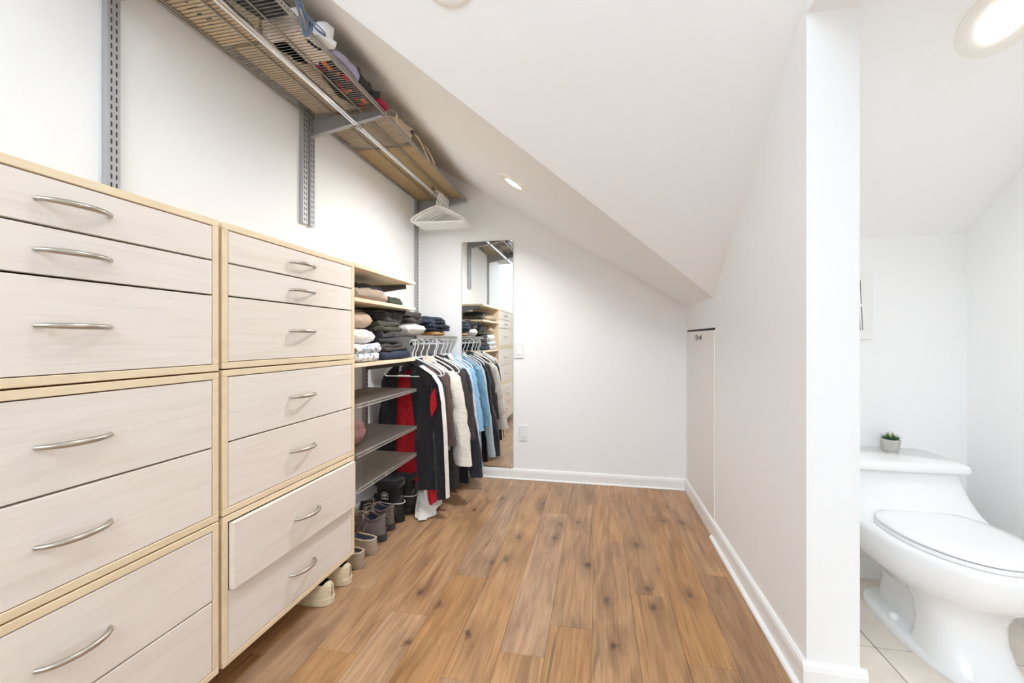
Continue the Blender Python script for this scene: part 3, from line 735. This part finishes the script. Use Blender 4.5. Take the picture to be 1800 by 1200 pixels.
def shoe(name, label, xh, y, ang, L_, Wd, hfun, op0, op1, insole, mu, ml, ms, z_s, group, laces=False, details=None):
    t = thing(name, label, 'shoe', (xh-L_/2, y, 0), group)
    rows = [[(a, b, c+z_s-.001) for a, b, c in r] for r in shoe_grid(L_, Wd, hfun, op0, op1, insole)]
    mb = MB(); n = len(rows[0]); vs = [p for r in rows for p in r]; fs = []; mi = []
    N_ = len(rows)-1
    for i in range(N_):
        for j in range(n-1):
            fs.append((i*n+j, i*n+j+1, (i+1)*n+j+1, (i+1)*n+j)); mi.append(1 if (4 <= j <= 7 and (i+.5)/N_ > op0+.02 and (i+.5)/N_ < op1) else 0)
    mb.v = [Vector(p) for p in vs]; mb.f = fs; mb.m = mi
    upf = MB(); upf.v = mb.v; upf.f = [f for f, q in zip(fs, mi) if q == 0]; upf.m = [0]*len(upf.f)
    inf = MB(); inf.v = list(mb.v); inf.f = [f for f, q in zip(fs, mi) if q == 1]; inf.m = [0]*len(inf.f)
    place(upf, xh, y, 0, ang, L_, xh).build('upper', mu, t, smooth=True)
    place(inf, xh, y, 0, ang, L_, xh).build('lining', ml, t, smooth=True)
    place(sole_mb(L_, Wd, .0015, z_s+.004), xh, y, 0, ang, L_, xh).build('sole', ms, t, smooth=True)
    if laces:
        lm = MB()
        for q in range(5):
            s_ = .30+.055*q; h = hfun(s_)+z_s+.002; w = Wd*.20
            lm.tube([(s_*L_, -w, h-.010), (s_*L_+.006, 0, h+.003), (s_*L_+.012, w, h-.010)], .0022, 6)
        s_ = .54; h = hfun(s_)+z_s
        for sg in (-1, 1):
            lm.tube([(s_*L_, 0, h+.004), (s_*L_-.008, sg*.022, h+.020), (s_*L_-.03, sg*.042, h+.012), (s_*L_-.036, sg*.030, h-.004), (s_*L_-.008, sg*.008, h+.002)], .0018, 6)
            lm.tube([(s_*L_, 0, h+.004), (s_*L_+.012, sg*.03, h+.006), (s_*L_+.02, sg*.046, h-.010)], .0018, 6)
        place(lm, xh, y, 0, ang, L_, xh).build('laces', M['lace'], t, smooth=True)
    for nm, d, m_ in (details or []): place(d, xh, y, 0, ang, L_, xh).build(nm, m_, t, smooth=True)
    return t
def hik(s_): return .038+.048*max(0, min(1, (s_-.18)/.32))-.018*max(0, math.sin(max(0, min(1, (s_-.58)/.34))*math.pi))+.006*max(0, (s_-.9)*10)
def hik_details(L_, Wd):
    c = MB().tube([(s_*L_, sg*Wd*q, hik(s_)+.029) for s_, sg, q in ((.50, -1, .36), (.62, -1, .37), (.75, -1, .38), (.86, -1, .34), (.935, -1, .22), (.962, 0, 0), (.935, 1, .22), (.86, 1, .34), (.75, 1, .38), (.62, 1, .37), (.50, 1, .36))], .0055, 8)
    d = MB(); # heel pull loop and stitched bands
    d.tube([(L_*.985, 0, .105), (L_*1.02, 0, .112), (L_*1.035, 0, .095), (L_*1.02, 0, .07)], .004, 6)
    b = MB()
    for sg in (-1, 1):
        for k_ in range(3):
            s0 = .34+.13*k_; b.tube([(s0*L_, sg*Wd*.53, .03), ((s0+.05)*L_, sg*Wd*.52, .06), ((s0+.10)*L_, sg*Wd*.45, .088)], .0022, 5)
    return [('heel_loop', d, M['rubber']), ('side_stitch', b, M['lace']), ('padded_collar', c, M['suede'])]
Ls, Ws = .245, .088
shoe('hiking_shoe', 'grey-brown hiking shoe nearer the cabinets, laces loose', -.980, 1.828, R(-6), Ls, Ws, hik, .50, .955, .02, M['suede2'], M['lining'], M['rubber'], .030, 'hiking shoes', True, hik_details(Ls, Ws))
shoe('hiking_shoe', 'grey-brown hiking shoe nearer the black boots', -.995, 1.945, R(3), Ls, Ws, hik, .50, .955, .02, M['suede'], M['lining'], M['rubber'], .030, 'hiking shoes', True, hik_details(Ls, Ws))
def slip(s_): return .026+.020*math.sin(min(1, s_/.6)*math.pi/2)-.004*math.sin(s_*3)
def slipd(L_, Wd): return [('rim_band', MB().tube([(L_*.5, -Wd*.33, .062), (L_*.8, -Wd*.33, .060), (L_*.94, -Wd*.2, .062), (L_*.965, 0, .063), (L_*.94, Wd*.2, .062), (L_*.8, Wd*.33, .060), (L_*.5, Wd*.33, .062)], .0042, 8), M['canvasb'])]
shoe('felt_slipper', 'tan felt slipper beside the hiking shoe', -.962, 1.712, R(-8), .235, .084, slip, .38, .96, .012, M['tanfelt'], M['felt'], M['tanfelt'], .018, 'tan felt slippers', False, slipd(.235, .084))
shoe('felt_slipper', 'tan felt slipper peeking out at the cabinet corner', -.955, 1.600, R(-4), .235, .080, slip, .38, .96, .012, M['tanfelt'], M['felt'], M['tanfelt'], .018, 'tan felt slippers', False, slipd(.235, .080))
def clog(s_): return .024+.028*math.sin(min(1, s_/.5)*math.pi/2)
shoe('canvas_shoe', 'cream canvas shoe with dark blue lining under the cabinet, second from the front', -.945, 1.480, R(-6), .235, .088, clog, .45, .90, .02, M['creamy'], M['navyb'], M['creamy'], .020, 'cream canvas shoes', False)
shoe('canvas_shoe', 'cream canvas shoe with dark blue lining under the cabinet, foremost', -.938, 1.355, R(-8), .235, .092, clog, .45, .90, .02, M['creamy'], M['navyb'], M['creamy'], .020, 'cream canvas shoes', False)

def boot(y, xh, label, emb=False):
    t = thing('snow_boot', label, 'boot', (xh-.12, y, 0), 'black snow boots')
    L_, Wd = .25, .098
    place(sole_mb(L_, Wd, .0015, .034, 1.06), 0, y, 0, 0, L_, xh).build('sole', M['bootr'], t, smooth=True)
    f = lambda s_: .055+.045*max(0, min(1, (s_-.15)/.4))
    rows = [[(a, b, c+.03) for a, b, c in r] for r in shoe_grid(L_, Wd, f, 2, 2.1, .02)]
    place(MB().grid(rows), 0, y, 0, 0, L_, xh).build('foot_shell', M['bootr'], t, smooth=True)
    rg = []
    for z, cx_, a, b in ((.075, .155, .080, .044), (.11, .165, .074, .046), (.14, .170, .068, .045), (.17, .170, .069, .047), (.195, .168, .072, .050)):
        rg.append([(x, yy, z) for x, yy, _ in ell(cx_, 0, 0, a, b, 28, 2.3)])
    place(MB().loft(rg), 0, y, 0, 0, L_, xh).build('shaft', M['boot'], t, smooth=True)
    rg = []
    for z, a, b in ((.182, .074, .052), (.192, .080, .057), (.213, .081, .058), (.222, .073, .052), (.210, .058, .038)):
        rg.append([(x+.004*nz((x*60, yy*60, z*60)), yy+.004*nz((x*50, yy*70, z*40)), z) for x, yy, _ in ell(.168, 0, 0, a, b, 36, 2.3)])
    place(MB().loft(rg), 0, y, 0, 0, L_, xh).build('fur_cuff', M['black'], t, smooth=True)
    pp = [(L_*.99*math.cos(a)*.0+.165+.088*math.cos(a), .051*math.sin(a), .108-.01*math.cos(a)) for a in [R(-110)+R(220)*i/20 for i in range(21)]]
    place(MB().tube(pp, .0026, 6), 0, y, 0, 0, L_, xh).build('piping', M['emblem'], t, smooth=True)
    if emb:
        em = MB(); ex, ez = .165, .142; yo = -.0475
        arch = [(ex-.019, yo, ez-.016)]+[(ex+.019*math.cos(math.pi-i*math.pi/10), yo, ez+.004+.016*math.sin(i*math.pi/10)) for i in range(11)]+[(ex+.019, yo, ez-.016)]
        em.tube(arch, .0016, 5, closed=True)
        bear = [(-.012, -.008), (-.009, -.008), (-.008, -.003), (.002, -.003), (.003, -.008), (.007, -.008), (.008, .0), (.012, .002), (.011, .006), (.006, .009), (-.004, .009), (-.011, .006)]
        em.prism([(ex+a, ez+.002+b) for a, b in bear], 'y', yo-.001, yo+.003)
        em.box(ex-.012, ex+.012, yo-.0005, yo+.003, ez-.014, ez-.011)
        place(em, 0, y, 0, 0, L_, xh).build('emblem', M['emblem'], t)
    return t
boot(2.045, -.992, 'black snow boot with white bear emblem behind the hiking shoes', True)
boot(2.156, -.975, 'black snow boot beside the white fleece robe')

# ------------------------------------------------------------------ things on the high wire shelves
def lump(name, label, cat, x0, x1, y0, y1, z0, z1, m, seed, group=None, p=3, rough=.02):
    rings = []; h = z1-z0
    for q in (0, .04, .2, .45, .7, .88, .97, 1.0):
        b = math.sqrt(max(0, 1-max(0, (q-.35)/.65)**2.4)) if q > .35 else (.9+.1*min(1, q/.2))
        r = []
        for x, y, _ in ell((x0+x1)/2, (y0+y1)/2, 0, (x1-x0)/2*max(b, .08), (y1-y0)/2*max(b, .08), 40, p):
            d = rough*nz((x*16, y*16, q*3+seed))+rough*.6*nz((x*38, y*38, q*8+seed)); r.append((x+d, y+d*.8, max(z0, z0+h*q+(d if q > .1 else 0))))
        rings.append(r)
    return tag(MB().loft(rings).build(name, m, origin=((x0+x1)/2, (y0+y1)/2, z0), smooth=True), label, cat, group)
zs = ZW+.0022
bx = MB().bbox(L+.018, -1.085, .62, 1.185, zs, zs+.14, .003, 1).build('cardboard_box', M['card'], origin=(-1.16, .9, zs))
tag(bx, 'tan cardboard box with dark print lying against the wall', 'box')
pr = MB()
for i in range(9): pr.box(-1.108-.012*(i % 2), -1.103+.004*(i % 3), .93+.014*i, .934+.014*i, zs-.0006, zs+.001)
for i in range(7): pr.box(-1.190+.008*(i % 3), -1.165+.012*(i % 2), .96+.022*i, .965+.022*i, zs-.0006, zs+.001)
pr.build('printed_lettering', M['print'], bx)
tag(MB().bbox(L+.05, -1.0, 1.20, 1.615, zs, zs+.09, .004, 2).build('paper_box', M['canvasb'], origin=(-1.1, 1.4, zs)), 'pale flat box on the wire shelf behind the rod', 'box')
bag = lump('black_bag', 'black bag with blue-grey straps hanging over the front bar', 'bag', -1.04, -.900, .78, 1.135, zs, zs+.095, M['black'], 3, rough=.012)
def strap(pts, w, m, parent, name='strap'):
    rows = []
    for i, p in enumerate(pts):
        p = Vector(p); a = Vector(pts[max(0, i-1)]); b = Vector(pts[min(len(pts)-1, i+1)]); t = (b-a).normalized()
        n = Vector((1, 0, .15)); sd = t.cross(n).normalized()*w; u = sd.cross(t).normalized()*.0012
        rows.append([p-sd-u, p+sd-u, p+sd+u, p-sd+u])
    return MB().loft(rows).build(name, m, parent, smooth=True)
def arc(pts, n=5):
    out = []
    for i in range(len(pts)-1):
        p0 = Vector(pts[max(0, i-1)]); p1_ = Vector(pts[i]); p2_ = Vector(pts[i+1]); p3 = Vector(pts[min(len(pts)-1, i+2)])
        for k_ in range(n):
            t = k_/n; out.append(.5*((2*p1_)+(-p0+p2_)*t+(2*p0-5*p1_+4*p2_-p3)*t*t+(-p0+3*p1_-3*p2_+p3)*t**3))
    out.append(Vector(pts[-1])); return out
for (ya, yb, l, w, dx) in ((1.10, 1.145, .055, .006, 0), (1.12, 1.15, .035, .005, .004), (1.115, 1.20, .012, .004, .012)):
    strap(arc([(-.93, ya-.05, zs+.06), (-.885+dx, ya-.02, zs+.045), (-.872+dx, ya, zs), (-.868+dx, (ya+yb)/2-.01, zs-l*.7), (-.870+dx, (ya+yb)/2, zs-l), (-.866+dx, yb-.005, zs-l*.6), (-.874+dx, yb, zs+.012), (-.90, yb-.01, zs+.05)]), w, M['bluegrey'], bag)
lump('pink_bundle', 'pale pink stuffed bundle next to the black bag', 'bundle', -1.05, -.91, 1.155, 1.33, zs, zs+.10, M['pink'], 7, rough=.03)
lump('plastic_bag', 'white plastic bag bulging over the front bar', 'bag', -.93, -.858, 1.195, 1.275, zs+.0, zs+.06, M['wbag'], 9, rough=.014)
lump('lilac_pouch', 'lilac translucent pouch on the front bar', 'pouch', -.915, -.874, 1.29, 1.45, zs, zs+.035, M['lilac'], 11, rough=.008)
t = lump('patterned_dress', 'black garment with orange and red print bunched on the shelf', 'dress', -1.02, -.885, 1.335, 1.625, zs, zs+.07, M['black'], 13)
for i in range(16):
    a = random.uniform(-.99, -.90); y = random.uniform(1.33, 1.60); w = random.uniform(.004, .012); l = random.uniform(.015, .05)
    MB().bbox(a-w, a+w, y-l/2, y+l/2, zs-.0006, zs+.003, .0008, 1).build('print_patch', M[('orange', 'red', 'magenta', 'orange')[i % 4]], t)
lump('magenta_scarf', 'magenta scarf sticking out by the middle bracket', 'scarf', -.915, -.872, 1.58, 1.665, zs, zs+.022, M['magenta'], 15, rough=.006)
cb = lump('canvas_backpack', 'beige canvas backpack with dangling straps on the far wire shelf', 'backpack', -1.235, -.885, 1.69, 1.97, zs, zs+.075, M['canvasb'], 17, p=5)
for (y, dy, l) in ((1.72, .0, .02), (1.93, .16, .035), (2.05, .12, .02)):
    strap(arc([(-.92, y, zs+.055), (-.878, y+.01, zs+.03), (-.868, y+dy*.4, zs+.005), (-.870, y+dy, zs-l)]), .008, M['canvasb'], cb)
MB().bbox(-.872, -.862, 1.865, 1.895, zs+.006, zs+.02, .003, 2).build('buckle', M['black'], cb)
bo = MB().bbox(L+.012, -.897, 1.985, 2.79, zs, zs+.008, .001, 1).build('hardboard_sheet', M['board'], origin=(-1.07, 2.4, zs))
tag(bo, 'tan hardboard panel laid on the far wire shelf', 'board')
for x, y in ((-1.2, 2.06), (-.95, 2.06), (-1.2, 2.72), (-.95, 2.72)): MB().tube([(x, y, zs-.001), (x, y, zs+.002)], .005, 10).build('screw', M['chrome'], bo)

# ------------------------------------------------------------------ mirror, switch, outlet, canvas
mt = thing('wall_mirror', 'tall frameless mirror on the back wall', 'mirror', (-.742, B, .072))
MB().box(-.926, -.558, B-.007, B-.0005, .073, 1.636).build('edge', M['mirredge'], mt)
MB().box(-.9245, -.5595, B-.0082, B-.0068, .0745, 1.6345).build('glass', M['mirror'], mt)
for x in (-.90, -.58):
    for z in (.078, 1.630): MB().bbox(x-.006, x+.006, B-.0115, B-.007, z-.008, z+.008, .001, 1).build('clip', M['chrome'], mt)
sw = thing('light_switch', 'white rocker switch plate on the back wall beside the mirror', 'light switch', (-.516, B, .825))
MB().bbox(-.549, -.483, B-.008, B-.0003, .826, .932, .003, 2).build('plate', M['plate'], sw)
MB().bbox(-.530, -.502, B-.0125, B-.006, .850, .908, .002, 2).build('rocker', M['trim'], sw)
ou = thing('power_outlet', 'white double power outlet low on the back wall', 'outlet', (-.487, B, .262))
MB().bbox(-.519, -.455, B-.007, B-.0003, .263, .369, .003, 2).build('plate', M['plate'], ou)
for z in (.295, .337):
    s_ = MB().loft([[(x, B-.0085+d, zz) for x, zz, _ in ell(-.487, z, 0, .016, .015, 20, 3)] for d in (.003, 0)]).build('socket', M['trim'], ou)
    m_ = MB(); m_.box(-.4945, -.4925, B-.0089, B-.0084, z-.004, z+.007); m_.box(-.4815, -.4795, B-.0089, B-.0084, z-.004, z+.006); m_.box(-.489, -.485, B-.0089, B-.0084, z-.010, z-.006)
    m_.build('slot', M['dark'], s_)
cv = thing('wall_canvas', 'white canvas with dark slanted strokes on the toilet wall', 'picture', (.94, BT, .955))
MB().bbox(.80, 1.081, BT-.012, BT-.0005, .955, 1.225, .002, 1).build('canvas', M['canvas'], cv)
ink = MB()
for (x0_, z0_, x1_, z1_) in ((1.0365, 1.192, 1.0455, .992), (1.029, 1.192, 1.037, .992), (.985, 1.19, .985, .99), (.93, 1.17, .95, 1.0)):
    for a, b in ((0, .47), (.53, 1)):
        xa, za, xb2, zb2 = x0_+(x1_-x0_)*a, z0_+(z1_-z0_)*a, x0_+(x1_-x0_)*b, z0_+(z1_-z0_)*b
        ink.prism([(xa-.0012, za), (xa+.0012, za), (xb2+.0012, zb2), (xb2-.0012, zb2)], 'y', BT-.0126, BT-.0115)
ink.build('painted_strokes', M['ink'], cv)

# ------------------------------------------------------------------ toilet
AX = 1.062
tl = thing('toilet', 'white one-piece toilet with closed lid', 'toilet', (AX, 1.6, 0))
def tring(z, yb, yf, hw, p=2.6, n=48):
    """plan ring: back end yb (large y), front end yf, blunt back, rounded front"""
    out = []; yc = yf+(yb-yf)*.55
    for i in range(n):
        a = 2*math.pi*i/n; c, s_ = math.cos(a), math.sin(a)
        pp = p if s_ < 0 else 3.2
        ly = (yb-yc) if s_ > 0 else (yc-yf)
        out.append((AX+hw*math.copysign(abs(c)**(2/pp), c), yc+ly*math.copysign(abs(s_)**(2/pp), s_), z))
    return out
bowl = [(.150, 1.72, 1.46, .085), (.185, 1.76, 1.42, .110), (.210, 1.80, 1.365, .142), (.235, 1.86, 1.32, .172), (.265, 1.89, 1.290, .189), (.30, 1.90, 1.280, .195), (.330, 1.90, 1.281, .195), (.342, 1.90, 1.285, .191), (.3465, 1.90, 1.294, .183)]
bw = MB().loft([tring(*q, p=2.3) for q in bowl])
bw.loft([tring(*q) for q in ((.0015, 1.82, 1.33, .118), (.014, 1.82, 1.33, .118), (.024, 1.815, 1.338, .112), (.028, 1.81, 1.35, .10))])
bw.loft([tring(*q) for q in ((.02, 1.575, 1.345, .104), (.05, 1.565, 1.375, .094), (.10, 1.56, 1.40, .090), (.15, 1.57, 1.405, .094), (.19, 1.60, 1.385, .108), (.225, 1.66, 1.345, .135))])
bw.loft([tring(*q) for q in ((.02, 1.80, 1.50, .058), (.10, 1.79, 1.50, .048), (.18, 1.80, 1.50, .060), (.24, 1.84, 1.50, .11))])
bw.build('bowl', M['porc'], tl, smooth=True)
def rrect(z, x_h, y0, y1, n=40, p=7): return ell(AX, (y0+y1)/2, z, x_h, (y1-y0)/2, n, p)
tk = [(.235, .15, 1.70, 1.90), (.275, .185, 1.64, 1.905), (.315, .204, 1.60, 1.91), (.340, .207, 1.595, 1.915), (.352, .204, 1.615, 1.915), (.375, .200, 1.655, 1.918), (.41, .194, 1.685, 1.92), (.45, .187, 1.702, 1.922), (.492, .182, 1.712, 1.924)]
MB().loft([rrect(*q) for q in tk]).build('tank', M['porc'], tl, smooth=True)
ldm = [(.492, .186, 1.700, 1.925), (.496, .200, 1.692, 1.926), (.504, .202, 1.690, 1.926), (.518, .200, 1.695, 1.926), (.524, .192, 1.705, 1.926), (.5262, .184, 1.718, 1.924)]
MB().loft([rrect(*q, p=9) for q in ldm]).build('tank_lid', M['porc'], tl, smooth=True)
def oval(z, g, yb=1.685, yf=1.300, hw=.162, n=56):
    out = []; yc = yf+(yb-yf)*.58
    for i in range(n):
        a = 2*math.pi*i/n; c, s_ = math.cos(a), math.sin(a); pp = 2.05 if s_ < 0 else 2.7
        ly = (yb-yc) if s_ > 0 else (yc-yf)
        out.append((AX+(hw*g)*math.copysign(abs(c)**(2/pp), c), yc+(ly-(1-g)*hw)*math.copysign(abs(s_)**(2/pp), s_), z))
    return out
MB().loft([oval(.3475, .97), oval(.349, 1.0), oval(.3575, 1.0), oval(.3595, .98)]).build('seat', M['seat'], tl, smooth=True)
MB().loft([oval(.3600, .955), oval(.3615, .955)]).build('seat_gap', M['slot'], tl)
MB().loft([oval(.3618, .972), oval(.3635, .992), oval(.368, .992), oval(.373, .965), oval(.3755, .80), oval(.377, .4)]).build('lid', M['seat'], tl, smooth=True)
bc = MB().loft([ell(AX-.088, 1.62, z, r, r, 16) for z, r in ((.026, .013), (.038, .013), (.044, .009), (.046, .003))])
bc.build('bolt_cap', M['porc'], tl, smooth=True)

# ------------------------------------------------------------------ succulent
px, py, pz = 1.118, 1.878, .5265
pt = thing('potted_succulent', 'small green succulent in a concrete pot on the toilet tank', 'plant', (px, py, pz))
MB().loft([ell(px, py, pz+z, r, r, 28) for z, r in ((0, .023), (.004, .025), (.036, .031), (.042, .0315), (.044, .029), (.037, .0275), (.034, .002))]).build('pot', M['conc'], pt, smooth=True)
MB().loft([ell(px, py, pz+z, r, r, 20) for z, r in ((.035, .0275), (.0385, .02))]).build('soil', M['soil'], pt, smooth=True)
def leaf(az, tilt, ln, w):
    rings = []
    d = Vector((math.cos(az)*math.cos(tilt), math.sin(az)*math.cos(tilt), math.sin(tilt))); sd = Vector((-math.sin(az), math.cos(az), 0)); up = sd.cross(d)*-1
    for k_ in (0, .15, .4, .65, .85, 1.0):
        ww = w*(.55+.9*k_ if k_ < .5 else max(.06, (1-k_)*2)); th = ww*.38
        c = Vector((px, py, pz+.038))+d*ln*k_+Vector((0, 0, .006*k_*k_))
        rings.append([c+sd*ww*math.cos(2*math.pi*i/8)+up*th*math.sin(2*math.pi*i/8) for i in range(8)])
    return MB().loft(rings)
for i in range(9): leaf(i*2*math.pi/9+.2, R(18+6*(i % 2)), .036, .0075).build('leaf', M['succ'], pt, smooth=True)
for i in range(6): leaf(i*2*math.pi/6+.6, R(45), .030, .0065).build('leaf', M['succ'], pt, smooth=True)
for i in range(4): leaf(i*2*math.pi/4+.3, R(74), .030, .005).build('leaf', M['succy'], pt, smooth=True)

pl = bpy.data.lights.new('skylight_portal', 'AREA'); pl.shape = 'RECTANGLE'; pl.size = K0[1]-K0[0]; pl.size_y = K1[1]-K1[0]
po = bpy.data.objects.new('skylight_portal', pl); col.objects.link(po); po.location = ((K0[0]+K0[1])/2, (K1[0]+K1[1])/2, ZC+.2)
pl.cycles.is_portal = True
# ------------------------------------------------------------------ unit conversion: build units to metres
for me in bpy.data.meshes: me.transform(Matrix.Scale(SC, 4)); me.update()
for o in bpy.data.objects: o.location = Vector(o.location)*SC
for ld in bpy.data.lights:
    ld.size *= SC; ld.energy *= SC*SC
    if ld.shape == 'RECTANGLE': ld.size_y *= SC
